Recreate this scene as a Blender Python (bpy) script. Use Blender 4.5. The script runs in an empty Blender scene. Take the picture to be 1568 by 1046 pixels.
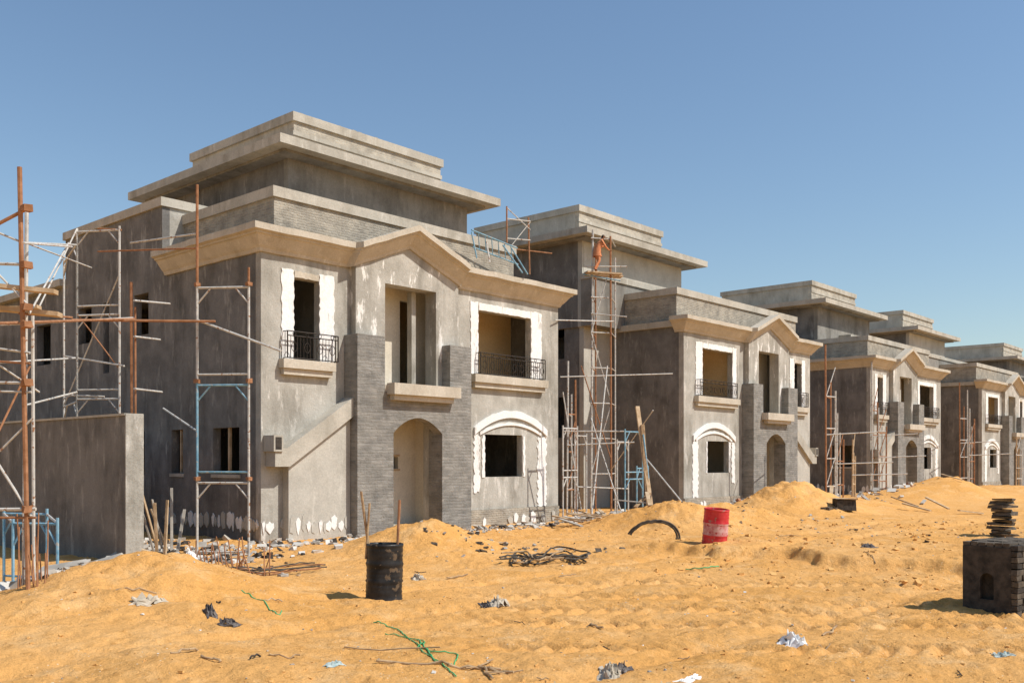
import bpy, bmesh, math, random
from mathutils import Vector, Matrix, noise
random.seed(11)
R=random.uniform
H=1.75; F=1457.0
A=math.radians(41.9)
FW=Vector((math.cos(A),math.sin(A),0)); RT=Vector((math.sin(A),-math.cos(A),0))
SC=bpy.context.scene

# ------------------------------------------------ site survey helpers
def site(b,d,z=0.0):
    v=FW*d+RT*((b-784)/F*d); return Vector((v.x,v.y,z))
def sv(b,e,d):
    return site(b,d,H+(705-e)*d/F)

MOUNDS=[(225,11.6,.60,1.25,1.5),(60,9.0,.20,1.8,1.6),(655,18.6,.55,1.05,1.20),(560,17.8,.08,1.5,1.2),
 (1045,24.0,.60,1.25,1.6),(1120,26.5,.50,1.4,1.3),(960,25.5,.26,1.1,1.2),(1225,32.5,.88,1.3,1.8),(1180,31,.52,1.3,1.6),(1290,35,.42,1.6,2),
 (1450,45,.85,1.6,2.5),(1390,43,.50,2.2,2.5),(1540,50,.45,3,3),(1330,28,.10,3,2),(330,7.5,.10,1.0,.8),(1250,9,.04,2,1)]
MC=[(site(b,d),h,sr,sd) for b,d,h,sr,sd in MOUNDS]
def sm(a,b,t):
    t=max(0,min(1,(t-a)/(b-a))); return t*t*(3-2*t)
def hsh(i,j,k):
    v=math.sin(i*127.1+j*311.7+k*74.7)*43758.5453; return v-math.floor(v)
def foot(x,y,cs=.5):
    i=math.floor(x/cs); j=math.floor(y/cs)
    if hsh(i,j,1)<.3: return 0
    cx=(i+.35+.3*hsh(i,j,2))*cs; cy=(j+.35+.3*hsh(i,j,3))*cs; a=hsh(i,j,4)*3.14; dx=x-cx; dy=y-cy
    u=(dx*math.cos(a)+dy*math.sin(a))/.11; v=(-dx*math.sin(a)+dy*math.cos(a))/.055; e=u*u+v*v
    return -.036*math.exp(-e)+.015*math.exp(-(e-2.2)**2)
def gz(x,y):
    p=Vector((x,y,0)); z=0
    for c,h,sr,sd in MC:
        q=p-c; a=q.dot(RT)/sr; b=q.dot(FW)/sd; e=a*a+b*b
        if e<14: z+=h*math.exp(-e*.75)*(1+.25*noise.noise(p*1.7)+.08*noise.noise(p*6))
    n=noise.noise(p*.31+Vector((3,1,0)))*.06+noise.noise(p*1.05)*.034
    L=p.length; near=1-sm(35,90,L)
    n+=near*(noise.noise(p*2.6)*.026+abs(noise.noise(p*5.2+Vector((9,0,0))))*-.032+noise.noise(p*11)*.012+noise.noise(p*23)*.005)
    if L<26 and x>0: n+=foot(x+.1*noise.noise(p*2),y)*sm(-.3,.1,noise.noise(p*.5+Vector((0,7,0))))
    e=15.6+.8*noise.noise(Vector((y*.7,4,0)))+.25*noise.noise(Vector((y*3,8,0)))
    n+=.20*sm(0,.3,x-e)*(1-sm(9.5,12,y))*sm(-2,3,y)*(1-sm(24,34,x))
    e2=18.6+.7*noise.noise(Vector((y*.6,14,0)))
    n-=.12*sm(0,.9,x-e2)*(1-sm(9.5,12,y))*sm(-2,3,y)*(1-sm(24,34,x))
    for yy in (8.2,9.7,4.6):
        w=(y-yy-.5*noise.noise(Vector((x*.12,yy,0))))
        n-=.06*math.exp(-(w/.16)**2)*(1-sm(30,50,x))
    # lugged tyre tracks crossing the yard
    if 6<L<22:
        rr=p.dot(RT); dd=p.dot(FW)
        if rr>-1.2:
            for d0,sl in ((10.6,-.06),(11.5,-.10),(12.6,-.10),(9.1,-.05),(14.2,-.12)):
                w=dd-d0-sl*rr-.35*noise.noise(Vector((rr*.3,d0,0)))
                if abs(w)<.45:
                    q=noise.noise(Vector((rr*1.7,dd*1.7,d0)))
                    n+=math.exp(-(w/.28)**4)*(-.03+(.034+.02*q)*math.sin((rr+abs(w)*.8)*2*math.pi/.26+q*1.2))*sm(-1.2,0.3,rr)
    far=sm(60,300,L)
    return (z+n)*(1-far)-.02

# ------------------------------------------------ materials
def mk(name):
    m=bpy.data.materials.new(name); m.use_nodes=True
    nt=m.node_tree; b=nt.nodes['Principled BSDF']; b.inputs['Roughness'].default_value=.92
    b.inputs['Specular IOR Level'].default_value=.2
    return m,nt,b
def N(nt,t,**k):
    n=nt.nodes.new(t)
    for a,v in k.items():
        if a in n.inputs: n.inputs[a].default_value=v
        else: setattr(n,a,v)
    return n
def pos(nt,scale=(1,1,1)):
    g=N(nt,'ShaderNodeNewGeometry'); m=N(nt,'ShaderNodeMapping'); m.inputs['Scale'].default_value=scale
    nt.links.new(g.outputs['Position'],m.inputs['Vector']); return m.outputs['Vector']
def noi(nt,vec,s,det=4,ro=.55):
    n=N(nt,'ShaderNodeTexNoise'); n.inputs['Scale'].default_value=s; n.inputs['Detail'].default_value=det; n.inputs['Roughness'].default_value=ro
    nt.links.new(vec,n.inputs['Vector']); return n.outputs['Fac']
def ramp(nt,fac,a,b):
    r=N(nt,'ShaderNodeMapRange'); r.inputs['From Min'].default_value=a; r.inputs['From Max'].default_value=b
    nt.links.new(fac,r.inputs['Value']); return r.outputs['Result']
def mix(nt,f,c1,c2,bt='MIX'):
    m=N(nt,'ShaderNodeMix'); m.data_type='RGBA'; m.blend_type=bt
    if not isinstance(f,(int,float)): nt.links.new(f,m.inputs[0])
    else: m.inputs[0].default_value=f
    for i,c in ((6,c1),(7,c2)):
        if isinstance(c,tuple): m.inputs[i].default_value=(*c,1)
        else: nt.links.new(c,m.inputs[i])
    return m.outputs[2]
def bump(nt,b,h,st=.5,dist=.02):
    n=N(nt,'ShaderNodeBump'); n.inputs['Strength'].default_value=st; n.inputs['Distance'].default_value=dist
    nt.links.new(h,n.inputs['Height']); nt.links.new(n.outputs['Normal'],b.inputs['Normal'])
def plaster(name,c1,c2,c3,patch=(.60,.66),st=.5,stain=(.48,.68),dark=(.64,.63,.61)):
    m,nt,b=mk(name)
    v=pos(nt); vs=pos(nt,(1.6,1.6,.42))
    c=mix(nt,ramp(nt,noi(nt,v,1.1,6,.6),.40,.60),c1,c2)
    c=mix(nt,ramp(nt,noi(nt,vs,2.3,6,.68),patch[0],patch[1]),c,c3)
    dk=mix(nt,ramp(nt,noi(nt,vs,.8,6,.66),stain[0],stain[1]),(1,1,1),dark)
    c=mix(nt,1.0,c,dk,'MULTIPLY')
    fine=mix(nt,noi(nt,v,22,4,.7),(.68,.68,.68),(1.30,1.30,1.30)); c=mix(nt,1.0,c,fine,'MULTIPLY')
    nt.links.new(c,b.inputs['Base Color'])
    bump(nt,b,noi(nt,v,8,5,.72),st,.035)
    return m
def bricks(name,c1,c2,mo,w,h,ms,st=.8,patchy=(.60,.72)):
    m,nt,b=mk(name)
    g=N(nt,'ShaderNodeNewGeometry'); s=N(nt,'ShaderNodeSeparateXYZ'); nt.links.new(g.outputs['Position'],s.inputs[0])
    a=N(nt,'ShaderNodeMath',operation='ADD'); nt.links.new(s.outputs[0],a.inputs[0]); nt.links.new(s.outputs[1],a.inputs[1])
    cb=N(nt,'ShaderNodeCombineXYZ'); nt.links.new(a.outputs[0],cb.inputs[0]); nt.links.new(s.outputs[2],cb.inputs[1])
    v=pos(nt)
    wob=N(nt,'ShaderNodeVectorMath',operation='SCALE'); nz=N(nt,'ShaderNodeTexNoise'); nz.inputs['Scale'].default_value=3; nt.links.new(v,nz.inputs['Vector'])
    nt.links.new(nz.outputs['Color'],wob.inputs[0]); wob.inputs['Scale'].default_value=.05
    ad=N(nt,'ShaderNodeVectorMath',operation='ADD'); nt.links.new(cb.outputs[0],ad.inputs[0]); nt.links.new(wob.outputs[0],ad.inputs[1])
    t=N(nt,'ShaderNodeTexBrick'); nt.links.new(ad.outputs[0],t.inputs['Vector'])
    for k,val in (('Color1',(*c1,1)),('Color2',(*c2,1)),('Mortar',(*mo,1)),('Scale',1.0),('Mortar Size',ms),('Mortar Smooth',.5),('Brick Width',w),('Row Height',h),('Bias',0.0)):
        t.inputs[k].default_value=val
    c=mix(nt,1.0,t.outputs['Color'],mix(nt,ramp(nt,noi(nt,v,2.2,6,.65),.3,.7),(.68,.68,.68),(1.24,1.22,1.18)),'MULTIPLY')
    c=mix(nt,ramp(nt,noi(nt,v,1.3,6,.65),*patchy),c,mo)
    nt.links.new(c,b.inputs['Base Color'])
    mm=N(nt,'ShaderNodeMath',operation='MULTIPLY_ADD'); nt.links.new(t.outputs['Fac'],mm.inputs[0]); mm.inputs[1].default_value=-.5
    nt.links.new(noi(nt,v,14,5,.72),mm.inputs[2]); bump(nt,b,mm.outputs[0],st,.035)
    return m
def plain(name,c1,c2,scale=6,rough=.8,st=.2,metal=0,patch=None):
    m,nt,b=mk(name); v=pos(nt)
    c=mix(nt,ramp(nt,noi(nt,v,scale,3),.35,.65),c1,c2)
    if patch: c=mix(nt,ramp(nt,noi(nt,v,scale*1.7,4),.60,.64),c,patch)
    nt.links.new(c,b.inputs['Base Color']); b.inputs['Roughness'].default_value=rough; b.inputs['Metallic'].default_value=metal
    bump(nt,b,noi(nt,v,scale*4,3),st,.01); return m

M={}
M['plaster']=plaster('cement_render',(.355,.336,.290),(.455,.433,.38),(.62,.59,.53),(.58,.69),.6)
M['render_up']=plaster('patched_render',(.355,.336,.290),(.45,.428,.375),(.75,.725,.67),(.58,.63),.65)
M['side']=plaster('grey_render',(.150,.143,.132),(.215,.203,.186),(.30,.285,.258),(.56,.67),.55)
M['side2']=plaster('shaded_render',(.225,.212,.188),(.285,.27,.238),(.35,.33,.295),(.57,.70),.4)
M['smooth']=plaster('light_render',(.415,.392,.338),(.485,.46,.40),(.57,.545,.48),(.60,.74),.3,(.54,.8),(.74,.72,.69))
M['stone']=bricks('grey_stone_cladding',(.215,.208,.190),(.295,.283,.26),(.32,.308,.28),.42,.10,.011,1.0,(.52,.68))
M['brick']=bricks('rough_brickwork',(.43,.39,.32),(.32,.29,.24),(.47,.435,.365),.24,.075,.014,1.1)
M['brickcap']=bricks('light_blockwork',(.48,.44,.365),(.41,.375,.31),(.52,.485,.41),.4,.16,.012,.8)
M['cornice']=plaster('buff_moulding',(.455,.405,.320),(.525,.47,.38),(.61,.57,.485),(.58,.70),.4,(.53,.78),(.74,.72,.69))
M['conc']=plaster('cast_concrete',(.40,.372,.31),(.485,.45,.378),(.575,.54,.465),(.58,.72),.4,(.50,.75),(.64,.62,.585))
M['white']=plaster('white_plaster',(.76,.745,.71),(.82,.805,.77),(.54,.52,.475),(.60,.66),.5,(.58,.9),(.80,.79,.77))
M['tan']=plaster('tan_interior',(.68,.50,.28),(.74,.56,.33),(.74,.60,.41),(.6,.75),.2,(.7,1))
M['pale']=plaster('pale_interior',(.62,.56,.45),(.68,.62,.51),(.72,.67,.58),(.6,.75),.2,(.7,1))
M['iron']=plain('wrought_iron',(.02,.018,.016),(.05,.035,.025),20,.6)
M['rust']=plain('rusty_steel',(.26,.12,.055),(.38,.19,.10),8,.85,.3)
M['pole']=plain('painted_scaffold_tube',(.44,.42,.38),(.58,.56,.51),7,.6,.2,0,(.30,.16,.09))
M['blue']=plain('blue_scaffold_tube',(.13,.28,.38),(.26,.42,.50),7,.55,.2,0,(.42,.40,.36))
M['wood']=plain('weathered_timber',(.40,.28,.16),(.56,.42,.27),5,.9,.4)
M['drumblk']=plain('black_drum_paint',(.012,.012,.013),(.035,.032,.03),5,.38,.3,0,(.12,.085,.055))
M['drumred']=plain('red_drum_paint',(.50,.02,.03),(.60,.06,.055),5,.5,.3,0,(.36,.16,.12))
M['drumwht']=plain('faded_pink_paint',(.50,.16,.15),(.60,.36,.33),7,.6,.3,0,(.42,.06,.06))
M['nearblk']=plain('black_block_and_hole_shade',(.032,.028,.024),(.075,.062,.05),9,.85,.6)  # dark blocks and rubble, plus the painted hole shade on the stair stub
M['blocks']=plain('dark_brick_blocks',(.075,.060,.046),(.14,.115,.085),9,.9,.6)
M['rub_g']=plain('grey_rubble',(.30,.275,.235),(.46,.42,.36),3,.95,.5)
M['rub_w']=plain('white_rubble',(.56,.53,.47),(.66,.63,.56),3,.95,.5)
M['clod']=plain('sand_clod',(.62,.335,.105),(.70,.41,.15),3,.95,.5)
M['hose']=plain('black_hose',(.04,.035,.03),(.12,.10,.075),5,.7)
M['green']=plain('green_hose',(.05,.34,.12),(.12,.46,.20),5,.5)
M['rag']=plain('dark_rag',(.05,.045,.05),(.20,.175,.155),14,.95)
M['ragl']=plain('pale_rag',(.40,.35,.27),(.55,.48,.38),10,.95)
M['paper']=plain('white_plastic_sheet',(.74,.73,.70),(.82,.81,.79),10,.6)
M['ragb']=plain('blue_rag',(.30,.40,.40),(.48,.52,.48),10,.9)
M['bark']=plain('dry_branch',(.28,.18,.10),(.46,.32,.18),9,.95,.4)
M['orange']=plain('orange_cotton',(.55,.20,.09),(.64,.27,.13),12,.95,.3)
M['skin']=plain('skin',(.22,.11,.06),(.26,.13,.07),12,.6,.1)
M['hair']=plain('black_hair',(.012,.01,.009),(.02,.015,.012),40,.8,.4)
M['glass']=plain('clay_brick',(.30,.14,.08),(.40,.20,.12),6,.9)

def sand():
    m,nt,b=mk('desert_sand'); v=pos(nt)
    c=mix(nt,ramp(nt,noi(nt,v,.30,5,.6),.38,.62),(.70,.355,.102),(.75,.405,.138))
    c=mix(nt,ramp(nt,noi(nt,v,1.3,6,.72),.50,.70),c,(.78,.47,.20))
    c=mix(nt,ramp(nt,noi(nt,v,6,5,.72),.54,.68),c,(.58,.29,.085))
    fine=mix(nt,noi(nt,v,38,3,.78),(.64,.64,.64),(1.32,1.32,1.32)); c=mix(nt,1.0,c,fine,'MULTIPLY')
    vo=N(nt,'ShaderNodeTexVoronoi'); vo.inputs['Scale'].default_value=13; nt.links.new(v,vo.inputs['Vector'])
    lt=N(nt,'ShaderNodeMath',operation='LESS_THAN'); lt.inputs[1].default_value=.12; nt.links.new(vo.outputs['Distance'],lt.inputs[0])
    ms=N(nt,'ShaderNodeMath',operation='MULTIPLY'); nt.links.new(lt.outputs[0],ms.inputs[0]); nt.links.new(ramp(nt,noi(nt,v,.8,3),.50,.58),ms.inputs[1])
    c=mix(nt,ms.outputs[0],c,(.76,.60,.40))
    nt.links.new(c,b.inputs['Base Color']); b.inputs['Roughness'].default_value=.97; b.inputs['Specular IOR Level'].default_value=.1
    bump(nt,b,noi(nt,v,6.0,7,.73),.9,.09)
    return m
M['sand']=sand()

# ------------------------------------------------ mesh builder
class MB:
    def __init__(s): s.v=[]; s.f=[]; s.m=[]
    def add(s,vs,fs,m):
        o=len(s.v); s.v+= [tuple(p) for p in vs]
        for f in fs: s.f.append([o+i for i in f]); s.m.append(m)
    def box(s,x0,x1,y0,y1,z0,z1,m):
        s.add([(x0,y0,z0),(x1,y0,z0),(x1,y1,z0),(x0,y1,z0),(x0,y0,z1),(x1,y0,z1),(x1,y1,z1),(x0,y1,z1)],
              [(0,3,2,1),(4,5,6,7),(0,1,5,4),(1,2,6,5),(2,3,7,6),(3,0,4,7)],m)
    def obox(s,c,ax,ay,az,m,jit=0):
        c=Vector(c); P=[]
        for k in (-1,1):
            for a,b in ((-1,-1),(1,-1),(1,1),(-1,1)):
                P.append(c+ax*a+ay*b+az*k+Vector((R(-jit,jit),R(-jit,jit),R(-jit,jit))))
        s.add(P,[(0,3,2,1),(4,5,6,7),(0,1,5,4),(1,2,6,5),(2,3,7,6),(3,0,4,7)],m)
    def pxz(s,pts,y0,y1,m):
        n=len(pts); s.add([(x,y0,z) for x,z in pts]+[(x,y1,z) for x,z in pts],
            [tuple(range(n)),tuple(range(2*n-1,n-1,-1))]+[(i,n+i,n+(i+1)%n,(i+1)%n) for i in range(n)],m)
    def cells(s,u0,u1,z0,z1,ops,fn):
        us=sorted(set([u0,u1]+[o[0] for o in ops]+[o[1] for o in ops])); us=[u for u in us if u0<=u<=u1]
        for a,b in zip(us,us[1:]):
            cur=z0; c=(a+b)/2
            for o in sorted([o for o in ops if o[0]<c<o[1]],key=lambda o:o[2]):
                if o[2]>cur: fn(a,b,cur,o[2])
                cur=max(cur,o[3])
            if cur<z1: fn(a,b,cur,z1)
    def wx(s,x0,x1,y0,y1,z0,z1,ops,m): s.cells(x0,x1,z0,z1,ops,lambda a,b,c,d:s.box(a,b,y0,y1,c,d,m))
    def wy(s,x0,x1,y0,y1,z0,z1,ops,m): s.cells(y0,y1,z0,z1,ops,lambda a,b,c,d:s.box(x0,x1,a,b,c,d,m))
    def arch(s,x0,x1,zs,rise,zt,y0,y1,m,n=14):
        f=lambda t: zs+rise*(1-(2*t-1)**2)
        for i in range(n):
            a,b=i/n,(i+1)/n; xa,xb=x0+(x1-x0)*a,x0+(x1-x0)*b
            s.pxz([(xa,f(a)),(xb,f(b)),(xb,zt),(xa,zt)],y0,y1,m)
    def band(s,x0,x1,zs,rise,w,y0,y1,m,n=20):
        f=lambda t: zs+rise*(1-(2*t-1)**2)
        J=[(R(-.015,.015)) for _ in range(n+1)]
        for i in range(n):
            a,b=i/n,(i+1)/n; xa,xb=x0+(x1-x0)*a,x0+(x1-x0)*b
            s.pxz([(xa,f(a)),(xb,f(b)),(xb,f(b)+w+J[i+1]),(xa,f(a)+w+J[i])],y0,y1,m)
    def tube(s,p0,p1,r,m,n=7,r2=None):
        p0=Vector(p0);p1=Vector(p1); r2=r2 or r; d=(p1-p0).normalized()
        u=d.orthogonal().normalized(); w=d.cross(u); V=[]
        for p,rr in ((p0,r),(p1,r2)):
            for i in range(n):
                t=2*math.pi*i/n; V.append(p+u*math.cos(t)*rr+w*math.sin(t)*rr)
        s.add(V,[(i,(i+1)%n,n+(i+1)%n,n+i) for i in range(n)]+[tuple(range(n-1,-1,-1)),tuple(range(n,2*n))],m)
    def ptube(s,P,r,m,n=6):
        for a,b in zip(P,P[1:]): s.tube(a,b,r,m,n)
    def rough_strip(s,x0,x1,z0,z1,y0,y1,m,j=.02,step=.07):
        nx=max(1,int((x1-x0)/step)); nz=max(1,int((z1-z0)/step)); P=[]
        for i in range(nx): P.append((x0+(x1-x0)*i/nx,z0+R(-j,j)))
        for i in range(nz): P.append((x1+R(-j,j),z0+(z1-z0)*i/nz))
        for i in range(nx): P.append((x1-(x1-x0)*i/nx,z1+R(-j,j)))
        for i in range(nz): P.append((x0+R(-j,j),z1-(z1-z0)*i/nz))
        s.pxz(P,y0,y1,m)
    def build(s,name,parent=None,xf=None,smooth=False,recalc=True):
        me=bpy.data.meshes.new(name)
        vs=[xf(p) for p in s.v] if xf else s.v
        me.from_pydata(vs,[],s.f); used=[]
        for k in s.m:
            if k not in used: used.append(k)
        for k in used: me.materials.append(M[k])
        for p,k in zip(me.polygons,s.m): p.material_index=used.index(k); p.use_smooth=smooth
        if recalc:
            bm=bmesh.new(); bm.from_mesh(me); bmesh.ops.recalc_face_normals(bm,faces=bm.faces); bm.to_mesh(me); bm.free()
        o=bpy.data.objects.new(name,me); SC.collection.objects.link(o)
        if parent: o.parent=parent
        return o

# ------------------------------------------------ terrain
def terrain():
    def axis(near0,near1,step,g,lim):
        L=[near0]; x=near0;
        while x<near1: x+=step; L.append(x)
        s=step
        while x<lim: s*=g; x+=s; L.append(x)
        s=step; x=near0; Lo=[]
        while x>-lim: s*=g; x-=s; Lo.append(x)
        return sorted(Lo)+L
    ds=[]; d=5.5
    while d<60: ds.append(d); d+=max(.04,d*.0052)
    s=.5
    while d<2500: ds.append(d); s*=1.18; d+=s
    x=5.5; s=.1; lo=[]
    while x>-600: s*=1.35; x-=s; lo.append(x)
    ds=sorted(lo)+ds
    rs=axis(-7,8.5,.04,1.035,2500)
    V=[];n=len(rs)
    for d in ds:
        for r in rs:
            p=FW*d+RT*r; V.append((p.x,p.y,gz(p.x,p.y)))
    Fc=[(j*n+i,j*n+i+1,(j+1)*n+i+1,(j+1)*n+i) for j in range(len(ds)-1) for i in range(n-1)]
    me=bpy.data.meshes.new('sand_ground'); me.from_pydata(V,[],Fc); me.materials.append(M['sand'])
    for p in me.polygons: p.use_smooth=True
    o=bpy.data.objects.new('sand_ground',me); SC.collection.objects.link(o)
    me.update()
    if me.polygons[0].normal.z<0: me.flip_normals()
terrain()

# ------------------------------------------------ villas
W=10.23
PROF=[(0,0),(.05,.0),(.08,.07),(.13,.12),(.27,.31),(.32,.33),(.32,.36),(.41,.39),(.41,.53),(0,.53)]
def cornice(mb,path,m):
    full=[path[0]]
    for a,c in zip(path,path[1:]):
        L=math.dist(a[:2],c[:2]); n=max(1,int(L/.35))
        for i in range(1,n+1):
            t=i/n
            if i==n: full.append(c)
            else:
                if abs(c[0]-a[0])<.01: dx,dy=(-1,0) if a[0]<1 else (1,0)
                else: dx,dy=0,-1
                full.append((a[0]+(c[0]-a[0])*t,a[1]+(c[1]-a[1])*t,a[2]+(c[2]-a[2])*t+R(-.010,.010),dx*(1+R(-.03,.03)),dy*(1+R(-.03,.03))))
    path=full
    k=len(PROF); V=[]
    for x,y,z,dx,dy in path:
        for o,h in PROF: V.append((x+dx*o,y+dy*o,z+h))
    Fs=[]
    for i in range(len(path)-1):
        for j in range(k): Fs.append((i*k+j,i*k+(j+1)%k,(i+1)*k+(j+1)%k,(i+1)*k+j))
    Fs.append(tuple(range(k))); Fs.append(tuple(range((len(path)-1)*k+k-1,(len(path)-1)*k-1,-1)))
    mb.add(V,Fs,m)

def railing(mb,x0,x1,y,z0,z1,ret=True):
    for z in (z0,z1-.1,z1): mb.tube((x0,y,z),(x1,y,z),.013,'iron',5)
    n=int((x1-x0)/.085)
    for i in range(n+1):
        x=x0+(x1-x0)*i/n; mb.tube((x,y,z0),(x,y,z1 if i in(0,n) else z1-.1),.007 if i not in (0,n) else .016,'iron',4)
    k=int((x1-x0)/.3)
    for i in range(k):
        cx=x0+(x1-x0)*(i+.5)/k; cz=(z0+z1-.1)/2
        P=[(cx+.075*math.cos(t*math.pi/5),y-.012,cz+.11*math.sin(t*math.pi/5)) for t in range(11)]
        mb.ptube(P,.008,'iron',4)
        P=[(cx+.045*math.cos(t*math.pi/3),y-.012,z1-.05+.045*math.sin(t*math.pi/3)) for t in range(7)]
        mb.ptube(P,.007,'iron',4)
    if ret:
        for x in (x0,x1):
            for z in (z0,z1): mb.tube((x,y,z),(x,.05,z),.012,'iron',4)
            mb.tube((x,y*.5,z0),(x,y*.5,z1),.008,'iron',4)

def villa(X0,mirror,s0,s1,par1,wing=False,seed=0):
    random.seed(100+seed)
    E=bpy.data.objects.new('villa_under_construction',None); SC.collection.objects.link(E); E.location=(X0,17.89,0)
    xf=(lambda p:(W-p[0],p[1],p[2])) if mirror else (lambda p:p)
    b=MB()
    nw=(.84,1.55,4.03,5.85); bw=(3.35,5.05,3.60,6.05); dr=(3.36,4.98,-.3,2.80); uw=(6.79,8.98,4.10,5.82); lw=(7.07,8.61,1.30,2.47)
    b.wx(0,W,0,.2,-.6,6.5,[nw,bw,dr,uw,lw],'plaster')
    b.build('front_wall',E,xf)
    b=MB()
    sideops=[(.85,1.95,1.45,2.5),(3.3,3.85,1.45,2.5)]
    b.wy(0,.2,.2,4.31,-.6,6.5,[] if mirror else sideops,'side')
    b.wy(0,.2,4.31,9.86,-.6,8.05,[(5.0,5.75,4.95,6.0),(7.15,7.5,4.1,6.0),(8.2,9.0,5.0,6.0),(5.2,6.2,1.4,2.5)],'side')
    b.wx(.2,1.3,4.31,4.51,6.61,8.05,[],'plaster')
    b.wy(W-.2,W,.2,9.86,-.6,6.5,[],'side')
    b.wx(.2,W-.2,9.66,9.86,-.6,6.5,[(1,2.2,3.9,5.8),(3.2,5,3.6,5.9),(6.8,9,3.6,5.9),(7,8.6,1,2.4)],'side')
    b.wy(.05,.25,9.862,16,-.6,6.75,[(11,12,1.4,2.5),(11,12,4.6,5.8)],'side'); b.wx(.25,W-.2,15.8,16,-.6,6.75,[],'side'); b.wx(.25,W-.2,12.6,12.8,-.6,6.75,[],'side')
    b.box(-.15,W,9.9,16.15,6.752,6.95,'conc')
    if not mirror:
        for y0,y1,z0,z1 in sideops: b.box(-.03,.0-.002,y0-.05,y1+.05,z0-.09,z0-.01,'conc'); b.box(.06,.12,y0+.5 if y1-y0>1 else y0+.2,(y0+.56) if y1-y0>1 else y0+.25,z0,z1,'wood')
    if wing:
        b.wx(W+.003,W+1.6,3.2,3.4,-.6,9.75,[],'smooth')
        b.wy(W+1.4,W+1.6,3.402,9.86,-.6,9.75,[(4.1,5.2,5.5,7.2),(4.1,5.2,2.6,4.1),(6.6,7.6,5.5,7.2)],'side')
    b.build('side_walls',E,xf)
    b=MB()
    b.box(-.06,1.35,4.25,4.57,8.052,8.27,'conc'); b.box(-.06,.26,4.572,9.92,8.052,8.27,'conc')
    b.box(.21,W-.21,.21,9.65,6.3,6.499,'pale'); b.box(.21,W-.21,.21,9.65,3.05,3.28,'pale'); b.box(.21,W-.21,.21,9.65,.0,.12,'conc')
    b.box(.205,W-.205,.205,9.65,6.502,6.6,'conc')
    x1=par1
    b.box(.59,x1,.38,.58,6.602,7.68,'brick'); b.box(.59,.79,.582,4.3,6.602,7.68,'brick'); b.box(x1-.2,x1,.582,3.2,6.602,7.68,'brick')
    b.box(.53,x1+.06,.32,.64,7.682,7.92,'conc'); b.box(.53,.85,.642,4.3,7.682,7.92,'conc'); b.box(x1-.26,x1+.06,.642,3.2,7.682,7.92,'conc')
    x=.7
    while x<W-.4:
        if R(0,1)<.75:
            hgt=R(.04,.22)
            for k in range(int(hgt/.06)+1): b.obox((x+R(-.02,.02),.12+R(-.04,.04),6.53+.06*k+.1),Vector((.11,R(-.01,.01),0)),Vector((0,.06,0)),Vector((0,0,.028)),'brick',.008)
        x+=R(.2,.5)
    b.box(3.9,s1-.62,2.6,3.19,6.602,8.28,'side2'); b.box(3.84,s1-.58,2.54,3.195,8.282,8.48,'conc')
    b.build('roof_parapets',E,xf)
    b=MB()
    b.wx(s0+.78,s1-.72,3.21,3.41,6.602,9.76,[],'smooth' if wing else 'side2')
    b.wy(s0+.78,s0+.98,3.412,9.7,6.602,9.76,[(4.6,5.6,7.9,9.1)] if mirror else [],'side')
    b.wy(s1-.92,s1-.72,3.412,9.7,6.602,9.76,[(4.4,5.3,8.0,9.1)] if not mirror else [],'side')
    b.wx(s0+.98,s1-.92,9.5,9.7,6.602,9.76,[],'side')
    b.box(s0,s1,2.43,10.5,9.77,10.0,'conc')
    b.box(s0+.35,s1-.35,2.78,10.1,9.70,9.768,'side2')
    b.box(s0+1.38,s1-1.3,3.81,4.0,10.002,10.98,'brickcap'); b.box(s0+1.38,s0+1.58,4.002,9.1,10.002,10.98,'conc'); b.box(s1-1.5,s1-1.3,4.002,9.1,10.002,10.98,'conc'); b.box(s0+1.58,s1-1.5,8.9,9.1,10.002,10.98,'conc')
    b.box(s0+1.31,s1-1.23,3.74,4.08,10.982,11.22,'conc'); b.box(s0+1.31,s0+1.65,4.082,9.17,10.982,11.22,'conc'); b.box(s1-1.57,s1-1.23,4.082,9.17,10.982,11.22,'conc')
    b.box(s0+1.34,s1-1.26,3.78,3.808,10.60,10.72,'conc')
    for k in range(9):
        x=R(s0+1.5,s1-1.5); b.obox((x,3.9,11.24),Vector((R(.05,.12),0,0)),Vector((0,.06,0)),Vector((0,0,.03)),'brick',.012)
    b.build('penthouse',E,xf)
    b=MB()
    b.wx(2.45,5.85,-.2,-.003,3.0,6.33,[bw],'render_up')
    b.pxz([(2.45,6.33),(5.85,6.33),(4.12,7.06)],-.2,.15,'render_up')
    b.box(2.447,3.36,-.2,-.003,-.6,3.0,'stone'); b.box(4.98,5.853,-.2,-.003,-.6,3.0,'stone'); b.box(3.36,4.98,-.2,-.003,2.8,3.0,'stone')
    b.box(2.26,3.36,-.5,-.203,-.6,3.4,'stone'); b.box(4.98,6.03,-.5,-.203,-.6,3.4,'stone')
    b.arch(3.36,4.98,2.42,.38,3.4,-.5,-.203,'stone')
    b.box(2.26,3.09,-.5,-.203,3.4,4.70,'stone'); b.box(5.26,6.03,-.5,-.203,3.4,4.70,'stone')
    b.box(2.26,2.446,-.203,-.003,-.6,4.70,'stone'); b.box(5.855,6.03,-.203,-.003,-.6,4.70,'stone')
    b.build('entrance_portal',E,xf)
    b=MB()
    b.box(3.15,5.38,-.78,-.503,3.33,3.60,'cornice'); b.box(3.24,5.22,-.68,-.503,3.20,3.328,'cornice'); b.box(3.092,5.258,-.502,.3,3.402,3.56,'cornice')
    b.box(.45,1.88,-.20,-.003,3.80,4.0,'cornice'); b.box(.50,1.83,-.13,-.003,3.66,3.798,'cornice')
    b.box(6.50,9.55,-.20,-.003,3.86,4.07,'cornice'); b.box(6.56,9.48,-.13,-.003,3.72,3.858,'cornice')
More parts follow.
